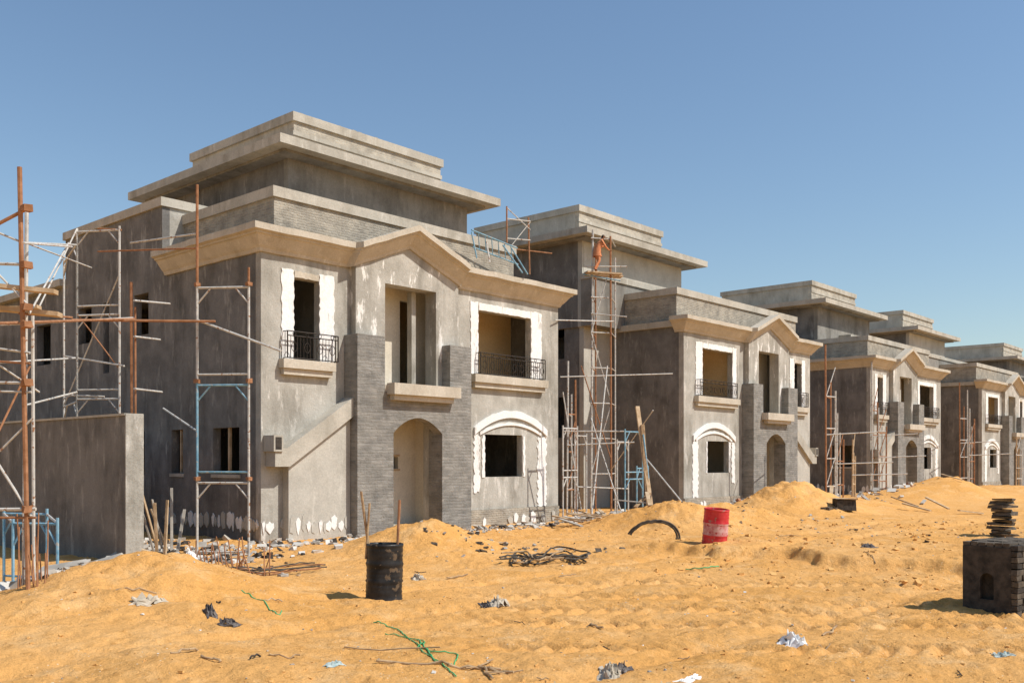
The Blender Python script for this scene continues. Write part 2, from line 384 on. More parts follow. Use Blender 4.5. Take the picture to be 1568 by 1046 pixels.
    P=[(0,4.1,6.3,-1,0),(0,0,6.3,-1,-1),(2.3,0,6.3,0,-1),(2.36,-.2,6.3,0,-1),(4.12,-.2,7.0,0,-1),(5.9,-.2,6.3,0,-1),(5.96,0,6.3,0,-1),(W,0,6.3,1,-1),(W,.35,6.3,1,0)]
    if mirror: P=[(0,.5,6.3,-1,0)]+P[1:]
    cornice(b,P,'cornice')
    b.box(W-.2,W+.14,.36,3.2 if mirror else 8,6.502,6.72,'conc')
    if mirror: b.box(-.14,.2,.52,4.3,6.604,6.75,'conc')
    b.build('cornice_and_sills',E,xf)
    b=MB(); y0,y1=-.022,-.002
    b.rough_strip(.52,.84,4.02,6.02,y0,y1,'white'); b.rough_strip(1.55,1.96,4.02,6.02,y0,y1,'white'); b.rough_strip(.86,1.53,5.86,6.0,y0,y1,'cornice',.012)
    b.rough_strip(6.50,6.79,4.10,6.03,y0,y1,'white'); b.rough_strip(8.98,9.45,4.10,6.03,y0,y1,'white'); b.rough_strip(6.82,8.95,5.83,6.02,y0,y1,'white',.012)
    b.band(6.62,9.66,2.45,.50,.20,-.07,-.002,'white'); b.band(6.85,9.45,2.44,.30,.08,-.045,-.002,'white')
    b.rough_strip(9.28,9.66,.42,2.44,y0,y1,'white',.05); b.rough_strip(6.62,6.84,.9,2.44,y0,y1,'white',.04)
    b.rough_strip(6.95,7.05,1.3,2.45,y0,y1,'white',.02); b.rough_strip(8.64,8.72,1.3,2.45,y0,y1,'white',.02)
    b.box(6.04,W+.003,-.045,-.002,-.5,.42,'brick')
    def splash(xa,xb,y0,y1,zb,ht,ax='x',dens=.7):
        x=xa
        while x<xb:
            w=R(.06,.22); top=zb+R(.15,1)*ht; n=5
            P=[(x+R(-.03,.03),zb-.12+R(-.06,.06)),(x+w*.5,zb-.2+R(-.05,.05)),(x+w+R(-.03,.03),zb-.1+R(-.06,.06))]
            for i in range(n): P.append((x+w-w*i/(n-1)+R(-.012,.012),top*(1)-abs(i-2)*R(.02,.06)))
            m='white' if R(0,1)<.55 else 'smooth'
            if R(0,1)<dens:
                if ax=='x': b.pxz(P,y0-R(0,.006),y1,m)
                else:
                    k=len(P); xx=y0-R(0,.006)
                    b.add([(xx,u,z) for u,z in P]+[(y1,u,z) for u,z in P],[tuple(range(k)),tuple(range(2*k-1,k-1,-1))]+[(i,k+i,k+(i+1)%k,(i+1)%k) for i in range(k)],m)
            x+=w*R(.8,1.5)
    splash(.02,.5,-.02,-.002,.36,.25); splash(.6,2.1,-.245,-.2385,.32,.25,'x',.9); splash(6.1,10.1,-.07,-.05,.16,.15,'x',.45)
    if not mirror: splash(.1,4.2,-.02,-.002,.40,.22,'y',.85)
    b.pxz([(.55,-.5),(2.255,-.5),(2.255,2.9),(.55,1.8)],-.235,-.004,'smooth')
    b.pxz([(.12,1.62),(.12,2.02),(.42,2.02),(2.257,3.22),(2.257,2.78),(.5,1.62)],-.36,-.006,'conc')
    b.box(.06,.30,-.40,-.008,1.95,2.30,'conc'); b.box(.10,.26,-.402,-.398,1.99,2.26,'nearblk')  # near-black plate paints the shade of an open hole in the stub
    b.build('plaster_surrounds',E,xf)
    b=MB()
    railing(b,.56,1.95,-.18,4.03,4.62); railing(b,6.72,9.42,-.18,4.10,4.66)
    b.build('balcony_railings',E,xf)
    b=MB()
    b.wx(.21,W-.21,3.6,3.75,.12,3.05,[(7.3,8.2,.12,2.3)],'side'); 
    b.wx(6.25,W-.21,1.7,1.85,3.28,6.3,[(6.3,6.75,3.28,5.5)],'tan'); b.wx(.21,2.3,2.6,2.75,3.28,6.3,[(.9,1.7,3.28,5.5)],'side2')
    b.wy(2.3,2.45,.21,3.0,3.28,6.3,[],'side2'); b.wy(6.1,6.25,.21,3.0,3.28,6.3,[],'tan')
    b.wy(2.9,3.05,.21,3.6,.12,3.05,[],'pale'); b.wy(5.2,5.35,.21,3.6,.12,3.05,[],'pale')
    b.wx(3.05,5.2,.75,.9,.12,3.05,[(4.42,4.60,1.55,1.85)],'pale')
    b.box(3.10,3.75,.70,.745,.12,2.2,'wood'); b.box(3.98,4.02,.73,.748,.12,2.3,'wood')
    b.wx(2.45,6.1,.75,.9,3.28,6.3,[(4.66,5.1,3.4,5.9)],'pale')
    b.box(4.38,4.64,.72,.748,1.86,1.91,'wood'); b.box(4.38,4.64,.72,.748,1.49,1.54,'wood')
    b.box(4.62,4.76,.25,.42,3.6,6.05,'plaster'); b.box(3.6,3.64,.72,.748,3.95,4.0,'iron'); b.box(3.85,3.89,.72,.748,3.95,4.0,'iron')
    b.build('interior_rooms',E,xf)
    return E

villa(11.76,False,2.16,10.35,8.67,seed=1)
villa(29.0,True,4.43,12.63,10.1,wing=True,seed=2)
villa(46.0,False,.4,8.8,9.4,seed=3)
villa(64.0,True,6.3,14.5,10.1,wing=True,seed=4)
villa(81.0,False,1.0,9.2,9.4,seed=5)
villa(99.0,True,4.43,12.63,10.1,wing=True,seed=6)

# ------------------------------------------------ boundary wall
b=MB()
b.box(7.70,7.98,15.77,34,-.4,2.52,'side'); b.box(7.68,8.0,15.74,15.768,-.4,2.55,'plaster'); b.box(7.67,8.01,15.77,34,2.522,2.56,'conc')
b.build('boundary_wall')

# ------------------------------------------------ scaffolding
def hframe(mb,pa,pb,z0,hh,m,m2=None,r=.024):
    pa=Vector(pa); pb=Vector(pb); up=Vector((0,0,1)); m2=m2 or m
    mb.tube(pa+up*z0,pa+up*(z0+hh),r,m); mb.tube(pb+up*z0,pb+up*(z0+hh),r,m2); zt=z0+hh-.08
    u=(pb-pa)
    mb.tube(pa+up*zt,pb+up*zt,r*.9,m)
    mb.tube(pa+up*(zt-.02)+u*.25,pa+up*(zt-.3),r*.7,m); mb.tube(pb+up*(zt-.02)-u*.25,pb+up*(zt-.3),r*.7,m)
    mb.tube(pa+up*(z0+.12),pb+up*(z0+.12),r*.8,m)
def coup(mb,p,m='rust'):
    p=Vector(p); mb.obox(p,Vector((.045,0,0)),Vector((0,.045,0)),Vector((0,0,.035)),m,.01)
def bars(mb,L):
    for (a,c,m,r) in L: mb.tube(sv(*a),sv(*c),r,m)
b=MB()
pa=site(302,17.6); pb=site(381,17.5)
for i,(z,m,m2) in enumerate(((-.05,'pole','pole'),(1.42,'blue','pole'),(3.22,'pole','pole'))):
    hframe(b,pa,pb,z,[1.47,1.8,1.8][i],m,m2)
b.tube(pa+Vector((0,0,5.0)),pa+Vector((.0,0,6.85)),.026,'rust')
b.tube(pb+Vector((0,0,5.0)),pb+Vector((.0,0,5.3)),.022,'rust')
for z in (1.42,3.22,5.0): coup(b,pa+Vector((0,0,z))); coup(b,pb+Vector((0,0,z)))
bars(b,[((302,490,17.6),(430,537,17.0),'pole',.022),((110,490,17),(330,492,17.5),'rust',.024),((0,497,16),(205,487,18),'pole',.022),
 ((302,380,17.6),(150,385,20),'rust',.018),((302,358,17.6),(200,372,19),'pole',.018),((117,375,20.5),(40,372,14),'pole',.02),((205,595,18),(248,600,20),'pole',.02),((205,515,18),(245,520,20),'pole',.02),((205,460,18),(260,465,20),'pole',.02),
 ((250,625,19),(302,660,17.6),'pole',.018)])
b.build('scaffolding')
b=MB()
pa=site(118,20.5); pb=site(183,20.3)
hframe(b,pa,pb,0,1.4,'pole'); hframe(b,pa,pb,1.4,1.75,'pole'); hframe(b,pa,pb,3.15,1.8,'pole'); hframe(b,pa,pb,4.95,1.8,'pole')
pc=site(98,22.5); hframe(b,pc,pa,0,3.1,'pole'); hframe(b,pc,pa,3.1,3.4,'pole')
b.tube(site(203,18,-.1),sv(201,432,18),.028,'rust'); b.tube(site(208,18.3,-.1),sv(207,470,18.3),.02,'rust')
b.tube(sv(118,350,20.5),sv(60,470,19),.016,'pole'); b.tube(sv(98,620,22),sv(183,420,20.4),.016,'pole')
bars(b,[((98,545,22),(190,560,20),'pole',.02),((110,605,20.5),(160,607,20.5),'pole',.02),((0,555,18),(120,548,21),'pole',.02),((40,620,18),(118,600,20.5),'pole',.02),((40,372,18),(140,410,20.4),'pole',.016),
 ((118,480,20.5),(183,565,20.3),'rust',.014),((150,350,20.4),(186,352,20.3),'rust',.02)])
b.build('scaffolding')
b=MB()
D=10.5
b.tube(site(44,D,.0),sv(30,256,D),.026,'rust'); b.tube(site(36,D+.5,.0),sv(41,318,D+.5),.022,'pole'); b.tube(site(52,D+.9,.0),sv(50,470,D+.9),.020,'pole')
b.tube(site(-60,D,0),sv(-64,300,D),.03,'rust'); b.tube(site(-30,D+1.3,0),sv(-32,300,D+1.3),.026,'pole')
bars(b,[((-70,378,D),(45,318,D),'rust',.02),((-70,402,D),(42,405,D),'pole',.018),((-64,497,D),(205,488,17.9),'rust',.020),
 ((-60,585,D),(48,586,D),'pole',.016),((-60,598,D),(48,600,D),'pole',.012),((-60,780,D),(55,779,D),'pole',.020),((-60,792,D),(55,792,D),'rust',.014),
 ((-60,620,D),(48,790,D),'pole',.015),((-40,740,D),(46,560,D+.5),'rust',.012),((-10,700,D),(50,640,D),'pole',.012),((-30,530,D),(46,540,D),'pole',.014),
 ((36,372,D),(110,378,13),'pole',.013),((30,480,D),(110,486,12.5),'rust',.014),((-60,360,D),(46,470,D),'pole',.012),((45,480,D),(105,372,13),'pole',.011),
 ((-60,550,D),(46,556,D),'rust',.012),((-60,520,D),(60,600,D+1),'pole',.012),((-30,345,D),(36,372,D),'pole',.012)])
for e in (318,405,470,497,586,779): coup(b,sv(41,e,D-.02))
def plank(mb,a,c,w,t,m='wood'):
    a=Vector(a);c=Vector(c);d=(c-a); L=d.length; d.normalize(); s=d.cross(Vector((0,0,1))).normalized(); u=s.cross(d)
    mb.obox((a+c)/2,d*L/2,s*w/2,u*t/2,m,.004)
plank(b,sv(-70,431,D),sv(86,447,D+.1),.14,.045); plank(b,sv(-70,465,D+.2),sv(92,482,D+.3),.16,.045); plank(b,sv(-70,478,D+.5),sv(60,470,D+.6),.14,.04)
b.build('scaffolding')
b=MB()
pa=site(6,13.5); pb=site(72,13.3); hframe(b,pa,pb,0,1.08,'blue',r=.02); pa=site(20,12.6); pb=site(88,12.5); hframe(b,pa,pb,0,1.0,'blue',r=.02)
b.tube(site(6,13.5,1.0),site(20,12.6,.93),.018,'pole'); b.tube(site(72,13.3,1.0),site(88,12.5,.93),.018,'pole')
b.build('scaffold_trestle')
b=MB(); D=32.3
c4=[site(905,D),site(936,D+.2),site(912,D+1.2),site(942,D+1.3)]
b.tube(c4[0],c4[0]+Vector((.1,0,9.6)),.038,'pole'); b.tube(c4[1],c4[1]+Vector((-.05,0,9.4)),.034,'rust'); b.tube(c4[2],c4[2]+Vector((0,0,9.2)),.028,'rust'); b.tube(c4[3],c4[3]+Vector((0,0,8.9)),.028,'pole')
for z in (1.3,2.5,3.7,4.9,6.1,7.3,8.1,9.3):
    b.tube(c4[0]+Vector((0,0,z)),c4[1]+Vector((0,0,z)),.024,'pole'); b.tube(c4[0]+Vector((0,0,z)),c4[2]+Vector((0,0,z)),.020,'rust'); b.tube(c4[1]+Vector((0,0,z)),c4[3]+Vector((0,0,z)),.020,'pole')
for i,z in enumerate((1.3,3.7,6.1)): b.tube(c4[i%2]+Vector((0,0,z)),c4[1-i%2]+Vector((0,0,z+2.4)),.018,'pole')
bars(b,[((858,577,30),(1030,572,31),'pole',.020),((905,480,D),(960,485,D),'pole',.02),((850,490,28),(940,492,D),'pole',.020),((895,408,D-.1),(960,408,D+.3),'pole',.02),((893,420,D),(950,430,D),'blue',.02),((905,640,D),(950,780,30),'pole',.02),((890,560,D),(935,700,D),'rust',.02),((935,720,D),(1000,628,30),'pole',.018)])
plank(b,site(897,D-.1,8.12),site(950,D+.3,8.12),.3,.05); plank(b,site(897,D+.35,8.12),site(952,D+.7,8.12),.3,.05)
b.build('scaffolding')
b=MB()
for (x1,x2,dd,z0,hh,m) in ((862,884,27,0,1.35,'pole'),(862,884,27,1.35,1.4,'pole'),(957,984,27,0,1.3,'blue'),(957,984,27,1.3,1.35,'blue'),(880,898,29.5,0,2.6,'pole'),(945,962,29,0,2.4,'pole'),(975,992,28,0,1.6,'blue')):
    hframe(b,site(x1,dd),site(x2,dd+.5),z0,hh,m,None,.024)
bars(b,[((862,660,27),(957,660,27),'pole',.020),((884,745,27),(962,748,28),'pole',.018),((862,600,27.5),(890,780,27.5),'pole',.018),((985,665,26.5),(1000,790,26),'blue',.026),((988,700,27),(1062,790,24.5),'pole',.020),((930,560,30),(905,800,27),'pole',.020)])
plank(b,sv(976,622,26.8),sv(997,775,26),.12,.05); plank(b,sv(984,650,26.6),sv(993,780,26),.10,.05,'bark')
b.build('scaffolding')
b=MB(); D=27.5
b.tube(sv(776,400,D),sv(776,316,D),.024,'rust'); b.tube(sv(811,420,D+.4),sv(809,333,D+.4),.024,'rust'); b.tube(sv(776,335,D),sv(812,339,D+.4),.02,'pole'); b.tube(sv(776,365,D),sv(812,368,D+.4),.018,'pole'); b.tube(sv(776,318,D),sv(812,352,D+.4),.016,'pole'); b.tube(sv(776,380,D),sv(845,388,D+1),.018,'rust'); b.tube(sv(776,385,D),sv(812,340,D+.4),.014,'pole')
b.build('scaffolding')
b=MB(); D=25.5
def ladder(mb,a,c,w,n,m):
    a=Vector(a);c=Vector(c); w=Vector(w)
    mb.tube(a,c,.02,m); mb.tube(a+w,c+w,.02,m)
    for i in range(1,n): p=a.lerp(c,i/n); mb.tube(p,p+w,.014,m)
w=Vector((.15,.1,-.42))
ladder(b,sv(722,352,D),sv(792,380,D+1.2),w,7,'blue')
b.tube(sv(730,395,D),sv(722,355,D),.02,'blue'); b.tube(sv(750,402,D),sv(745,370,D+.2),.02,'pole'); b.tube(sv(770,375,D+.8),sv(800,418,D+.9),.024,'blue'); b.tube(sv(782,378,D+.8),sv(808,420,D+1),.02,'blue')
b.build('ladder')
def small(px,D,hh,wd,names=('rust','pole')):
    b=MB()
    a=site(px,D); c=site(px+wd,D+.4); e=site(px+wd*.5,D+1.3)
    b.tube(a,a+Vector((R(-.1,.1),0,hh)),.034,names[0]); b.tube(c,c+Vector((R(-.1,.1),0,hh*R(.7,.95))),.034,names[1]); b.tube(e,e+Vector((0,0,hh*.8)),.03,names[0])
    z=.8
    while z<hh*.8:
        b.tube(a+Vector((0,0,z)),c+Vector((0,0,z)),.024,names[1]); b.tube(a+Vector((0,0,z)),e+Vector((0,0,z)),.022,names[0]); 
        if R(0,1)<.6: b.tube(a+Vector((0,0,z)),c+Vector((0,0,z+1.1)),.02,names[1])
        z+=R(.9,1.3)
    b.tube(a+Vector((0,0,hh*.45)),a+RT*2.2+Vector((0,0,hh*.47)),.024,'pole')
    return b.build('scaffolding')
small(1265,35,6.0,14); small(1281,37,3.6,10,('pole','rust')); small(1345,44,4.2,12,('pole','rust')); small(1305,38,2.6,4,('wood','wood')); small(1470,52,6,12); small(1484,50,4.5,8,('pole','rust'))
small(1336,46,6.5,8,('pole','rust')); small(1556,50,3,8,('wood','pole')); small(868,31,5.0,14,('pole','rust'))

# ------------------------------------------------ drums
def drum(name,loc,mats,tilt=(0,0),h=.72,r=.232,rot=0):
    b=MB(); n=40
    prof=[(0,.0),(r*.96,0),(r*1.0,.012),(r*1.0,.03),(r*.975,.04)]
    for k in range(1,24):
        z=.04+(h-.08)*k/24; rr=r*.975+ (.012 if k in (8,16) else 0) + (.004*math.sin(k*2.6) if k not in(8,16) else 0)
        prof.append((rr,z))
    prof+=[(r*.975,h-.04),(r*1.0,h-.03),(r*1.0,h),(r*.95,h),(r*.95,h-.03),(r*.93,h-.3),(0,h-.3)]
    V=[];k=len(prof)
    for i in range(n):
        t=2*math.pi*i/n
        for rr,z in prof:
            q=rr*(1+.04*noise.noise(Vector((math.cos(t)*1.5,math.sin(t)*1.5,z*4+rot))))
            V.append((q*math.cos(t),q*math.sin(t),z))
    for i in range(n):
        for j in range(k-1):
            zz=(prof[j][1]+prof[j+1][1])/2
            m=mats[0]
            if len(mats)>1 and h*.36<zz<h*.64: m=mats[1]
            b.f.append([i*k+j,((i+1)%n)*k+j,((i+1)%n)*k+j+1,i*k+j+1]); b.m.append(m)
    b.v=V
    ob=b.build(name,smooth=True); ob.location=loc; ob.rotation_euler=(tilt[0],tilt[1],rot); return ob
p=site(588,11.95); gd=gz(p.x,p.y)
drum('oil_drum',(p.x,p.y,gd-.03),['drumblk'],(0,.02))
b=MB()
b.tube(site(572,11.95,gd+.2),sv(553,752,11.9),.022,'bark',7,.016); b.tube(site(606,12.05,gd+.2),sv(612,765,12.1),.018,'rust'); b.tube(site(560,11.9,gd+.5),sv(566,770,11.9),.014,'bark')
b.build('wooden_pole')
p=site(1093,18.6); drum('red_oil_drum',(p.x,p.y,gz(p.x,p.y)-.12),['drumred','drumwht'],(.03,-.09),.78,.245,rot=1.2)

# ------------------------------------------------ block stacks at right
def stack():
    E=bpy.data.objects.new('brick_stack',None); SC.collection.objects.link(E)
    c0=site(1548,11.0); z=gz(c0.x,c0.y)-.06; E.location=(c0.x,c0.y,z)
    u=(RT*-.34+FW*.46); L=u.length; u.normalize(); v=Vector((u.y,-u.x,0))
    if v.dot(RT)<0: v=-v
    E.rotation_euler=(0,0,math.atan2(v.y,v.x))
    b=MB()
    sgn=1 if Vector((-v.y,v.x,0)).dot(u)>0 else -1
    def fl(p): return (p[0],p[1]*sgn,p[2])
    b.box(.12,1.0,.045,L-.03,0,.86,'nearblk')
    b.wy(0,.044,.0,L,0,.60,[(.20,.36,.24,.60)],'nearblk'); 
    for i in range(8):
        a=math.pi*i/8; a2=math.pi*(i+1)/8
        ya,yb=.28-.08*math.cos(a),.28-.08*math.cos(a2); za,zb=.47+.08*math.sin(a),.47+.08*math.sin(a2)
        b.add([(0,ya,za),(0,yb,zb),(0,yb,.6),(0,ya,.6),(.04,ya,za),(.04,yb,zb),(.04,yb,.6),(.04,ya,.6)],[(0,1,2,3),(4,7,6,5),(0,4,5,1),(1,5,6,2),(2,6,7,3),(3,7,4,0)],'nearblk')
    b.box(0,.044,0,L,.6,.86,'nearblk')
    b.build('core',E,fl)
    b=MB(); k=0; zz=.0
    while zz<.84:
        x=-.01+R(0,.02)-(.08 if k%2 else 0)
        while x<1.0:
            w=.2; x0=max(x,.0)
            b.obox(((x0+x+w)/2,-.03+R(-.008,.008),zz+.034),Vector(((x+w-x0)/2-.004,0,0)),Vector((0,.045,0)),Vector((0,0,.031)),random.choice(['blocks','blocks','nearblk']),.006); x+=w+.006
        zz+=.069; k+=1
    y=.02
    while y<L-.06:
        x=.02
        while x<.95:
            b.obox((x+.09,y+.04,.885+R(-.004,.006)),Vector((.095,0,0)),Vector((0,.042,0)),Vector((0,0,.024)),'blocks',.006); x+=.2
        y+=.095
    b.build('brick_courses',E,fl)
stack()
b=MB(); c=site(1536,21.5); z=gz(c.x,c.y)
for i in range(11):
    t=R(-.5,.5); w=.28-.02*abs(i-5)*.5; b.obox((c.x+R(-.06,.06),c.y+R(-.06,.06),z+.04+i*.080),Vector((math.cos(t),math.sin(t),0))*w*R(.7,1),Vector((-math.sin(t),math.cos(t),0))*.2,Vector((R(-.04,.04),0,.030)),'blocks',.02)
b.build('block_pile')
b=MB(); c=site(1292,30); z=gz(c.x,c.y)
b.obox((c.x,c.y,z+.17),RT*.3,FW*.25,Vector((0,0,.17)),'nearblk',.03); b.obox((c.x,c.y,z+.36),RT*.33,FW*.28,Vector((0,0,.02)),'wood',.02)
for i in range(6): b.obox((c.x-.6+R(-.3,.3),c.y+R(-.3,.3),z+.05),Vector((.12,0,0)),Vector((0,.06,0)),Vector((0,0,.05)),'blocks',.02)
b.build('tool_chest')
b=MB()
for px,d,w,l,h0 in ((118,12.9,.42,.55,.10),(150,12.6,.25,.3,.07),(78,12.2,.3,.35,.07)):
    c=site(px,d); zz=gz(c.x,c.y); b.obox((c.x,c.y,zz+h0*.6),RT*w+Vector((0,0,.06)),FW*l*.8+Vector((0,0,.10)),Vector((0,0,.05)),'rub_g',.05)
b.build('broken_concrete_slab')

# ------------------------------------------------ rubble and clods
def chunk(b,p,s,m):
    P=[]
    for k in (-1,1):
        for a,c in ((-1,-1),(1,-1),(1,1),(-1,1)): P.append(Vector((a,c,k*.7)))
    rot=Matrix.Rotation(R(0,6.28),3,'Z')@Matrix.Rotation(R(-.8,.8),3,'X')
    sc=Vector((R(.6,1.3),R(.6,1.2),R(.4,.9)))
    P=[rot@Vector((q.x*sc.x*R(.5,1.1),q.y*sc.y*R(.5,1.1),q.z*sc.z*R(.5,1.1)))*s+p for q in P]
    b.add(P,[(0,3,2,1),(4,5,6,7),(0,1,5,4),(1,2,6,5),(2,3,7,6),(3,0,4,7)],m)
random.seed(5)
b=MB()
def scatter(n,fn,smin,smax,ms):
    for _ in range(n):
        x,y=fn(); s=smin+(smax-smin)*R(0,1)**3; chunk(b,Vector((x,y,gz(x,y)+s*.2)),s,random.choice(ms))
g=random.gauss
scatter(800,lambda:(R(9.8,23),16.9+g(0,.35)),.02,.10,['rub_g','rub_g','rub_w','nearblk'])
scatter(500,lambda:(R(22,32),17.4+g(0,1.0)),.03,.14,['rub_g','rub_g','rub_w','blocks'])
scatter(900,lambda:(R(28,75),16.6+g(0,.8)),.04,.16,['rub_g','rub_w','glass','rub_g'])
scatter(500,lambda:(8.6+abs(g(0,1)),R(14.5,20)),.03,.12,['rub_g','rub_w','nearblk','rub_g'])
def q(px,d,sp): 
    p=site(px,d); return lambda:(p.x+g(0,sp),p.y+g(0,sp))
scatter(500,q(40,12.3,.55),.03,.13,['rub_g','rub_w','nearblk'])
scatter(200,q(110,13.2,.5),.04,.14,['rub_g'])
scatter(160,q(300,15,.8),.02,.07,['rub_g','nearblk','wood']); scatter(120,q(760,18.5,.9),.02,.07,['rub_g','blocks'])
scatter(150,q(1260,25,2.5),.02,.06,['rub_g','nearblk','clod'])
b.build('rubble')
b=MB()
scatter(3800,lambda:(lambda p:(p.x,p.y))(site(R(-50,1620),6.5+R(0,1)**1.3*20)),.004,.020,['clod']*14+['rub_g','rub_w'])
scatter(450,lambda:(lambda p:(p.x,p.y))(site(R(1000,1620),R(13,26))),.02,.06,['clod'])
b.build('sand_clods')

# ------------------------------------------------ litter
def rag(name,px,d,w,l,hh,m,n=20,seed=0):
    c=site(px,d); V=[];th=R(0,3.1)
    for j in range(n):
        for i in range(n):
            a=(i/(n-1)-.5); e=(j/(n-1)-.5)
            x=a*w*(1-.5*abs(e))+.22*w*noise.noise(Vector((a*5,e*5,seed))); y=e*l+.25*l*noise.noise(Vector((a*5,e*5,seed+9)))
            X=c.x+x*math.cos(th)-y*math.sin(th); Y=c.y+x*math.sin(th)+y*math.cos(th)
            f=(1-(2*a)**2)*(1-(2*e)**2)
            z=gz(X,Y)+.004+f*hh*(.3+1.4*abs(noise.noise(Vector((a*8,e*8,seed+3)))))
            V.append((X,Y,z))
    Fs=[(j*n+i,j*n+i+1,(j+1)*n+i+1,(j+1)*n+i) for j in range(n-1) for i in range(n-1) if noise.noise(Vector((i*.35,j*.35,seed*3.1)))>-.42]
    b=MB(); b.add(V,Fs,m); o=b.build(name,recalc=False)
    md=o.modifiers.new('t','SOLIDIFY'); md.thickness=.004
    return o
rag('discarded_rag',762,11.9,.26,.36,.16,'ragl',seed=1); rag('discarded_rag',745,11.8,.16,.2,.10,'rag',seed=2)
rag('discarded_rag',322,9.75,.13,.28,.10,'rag',seed=3); rag('discarded_rag',350,9.45,.12,.22,.08,'rag',seed=4)
rag('plastic_bag',292,12.3,.16,.2,.11,'paper',seed=5); rag('plastic_bag',1215,9.2,.2,.26,.10,'paper',seed=6); rag('plastic_bag',1055,7.75,.12,.32,.05,'paper',seed=7)
rag('discarded_rag',935,8.0,.2,.32,.12,'ragl',seed=8); rag('discarded_rag',950,8.1,.14,.28,.09,'rag',seed=12); rag('discarded_rag',512,7.8,.12,.2,.05,'ragb',seed=9); rag('plastic_bag',640,14.2,.2,.22,.10,'ragl',seed=10)
rag('discarded_rag',230,10.0,.14,.4,.12,'ragl',seed=13); rag('discarded_rag',1535,8.7,.12,.2,.05,'ragb',seed=14); rag('discarded_rag',1330,17.2,.2,.4,.08,'rag',seed=15)
def gpath(pts,lift=.02,amp=.02):
    P=[]
    for (a,c) in zip(pts,pts[1:]):
        for k in range(8):
            t=k/8; p=site(a[0]+(c[0]-a[0])*t,a[1]+(c[1]-a[1])*t); p.x+=R(-amp,amp); p.z=gz(p.x,p.y)+lift+R(0,amp); P.append(p)
    return P
def smoothpath(pts,n=14,lift=.03):
    # Catmull-Rom curve laid over the ground
    P=[]; q=[site(*a) for a in pts]; q=[q[0]]+q+[q[-1]]
    for i in range(1,len(q)-2):
        for k in range(n):
            t=k/n; a,b_,c_,d_=q[i-1],q[i],q[i+1],q[i+2]
            p=.5*((2*b_)+(c_-a)*t+(2*a-5*b_+4*c_-d_)*t*t+(3*b_-a-3*c_+d_)*t**3)
            p.z=gz(p.x,p.y)+lift; P.append(p)
    return P
b=MB(); b.ptube(smoothpath([(572,10.2),(610,9.9),(640,9.0),(660,8.6),(700,8.5),(690,8.0)],lift=.01),.006,'green'); b.ptube(smoothpath([(640,9.4),(665,8.3),(700,7.6)],lift=.01),.006,'green')
b.ptube(smoothpath([(590,9.7),(625,9.5),(650,9.2),(640,8.8),(675,8.2)],lift=.01),.005,'green')
b.ptube(smoothpath([(370,11.2),(400,10.9),(425,10.3),(432,10.6)],lift=.01),.006,'green'); b.ptube(smoothpath([(1050,15.6),(1075,15.4),(1102,15.6)],lift=.02),.009,'green'); b.build('green_hose')
b=MB()
c=site(1000,20.0)
for q_,dz in ((0,0),(.05,.03)):
    P=[]
    for i in range(26):
        t=math.pi*(-.12+1.0*i/25); p=c+RT*(math.cos(t)*(.56-q_)); p.z=gz(p.x,p.y)+.02+(.42-dz)*max(0,math.sin(t)); P.append(p)
    b.ptube(P,.022,'hose',8)
for k in range(8):
    s=[(778+R(-14,14),16.6+R(-.8,.8)),(800+R(-8,8),16.6+R(-1.0,1.0)),(828+R(-10,10),16.9+R(-1.0,1.0)),(862+R(-12,12),17.3+R(-.9,.9)),(892+R(-18,14),16.8+R(-1,1)),(850+R(-20,20),16.2+R(-.4,.8))][:R(0,1)<.5 and 5 or 6]
    b.ptube(smoothpath(s,8,.02+.018*k),.016,'hose' if k%3 else 'bark')
b.build('hose_coil')
b=MB()
for k in range(6):
    s=[(255+R(-20,20),13.7+R(-.3,.3)),(330,13.9+R(-.5,.5)),(420,14.6+R(-.6,.6)),(500+R(-30,30),15.4+R(-.5,.5))]
    b.ptube(smoothpath(s,10,.03+.02*k),.012,'hose' if k%2 else 'rust')
for k in range(26):
    px=R(290,420); d=R(13.6,15.2); p=site(px,d); zz=gz(p.x,p.y); b.tube((p.x,p.y,zz),(p.x+R(-.15,.15),p.y+R(-.15,.15),zz+R(.2,.6)),.009,'rust',4)
for k in range(14):
    px=R(25,75); p=site(px,10.8+R(-.3,.3)); zz=gz(p.x,p.y); b.tube((p.x,p.y,zz-.05),(p.x+R(-.06,.06),p.y+R(-.06,.06),zz+R(.3,.85)),.008,'rust',4)
b.build('reinforcement_bars')
b=MB()
def stick(px,d,ang,L,r=.02,m='bark',lift=.01):
    p=site(px,d); dx=Vector((math.cos(ang),math.sin(ang),0))*L/2; P=[]
    for k in range(6):
        q=p+dx*(k/2.5-1)+Vector((R(-.02,.02),R(-.02,.02),0)); q.z=gz(q.x,q.y)+lift+R(-.005,.02); P.append(q)
    b.ptube(P,r,m,6)
for a in ((735,8.1,.3,.5),(760,7.9,1.6,.4),(725,8.0,2.4,.45),(745,7.8,.9,.45),(770,7.8,2.7,.35),(600,8.7,-.9,.9),(640,8.0,-.75,.7),(435,8.1,-.4,.3),(870,14.8,.1,.5),(210,10.2,-.2,.4),(1330,16,.6,.8),(1270,9.8,.1,.5),(325,7.7,2,.2),(285,7.9,0,.25),(700,14.5,.2,.6),(1215,20,-.3,.9),(1400,19,.4,.8),(910,10.2,1.4,.25)):
    stick(*a,r=R(.007,.014))
for k in range(30):
    stick(R(0,1568),R(7,24),R(0,3),R(.06,.25),R(.003,.008),random.choice(['bark','bark','wood','nearblk']),.01)
b.build('dry_sticks')
b=MB()
for k in range(10):
    p=site(R(120,330),R(14.2,16.5)); zz=gz(p.x,p.y); t=R(0,3); plank(b,(p.x,p.y,zz+.05),(p.x+math.cos(t)*R(.4,1),p.y+math.sin(t)*R(.4,1),zz+R(.05,.35)),.09,.03,'wood' if k%2 else 'rub_g')
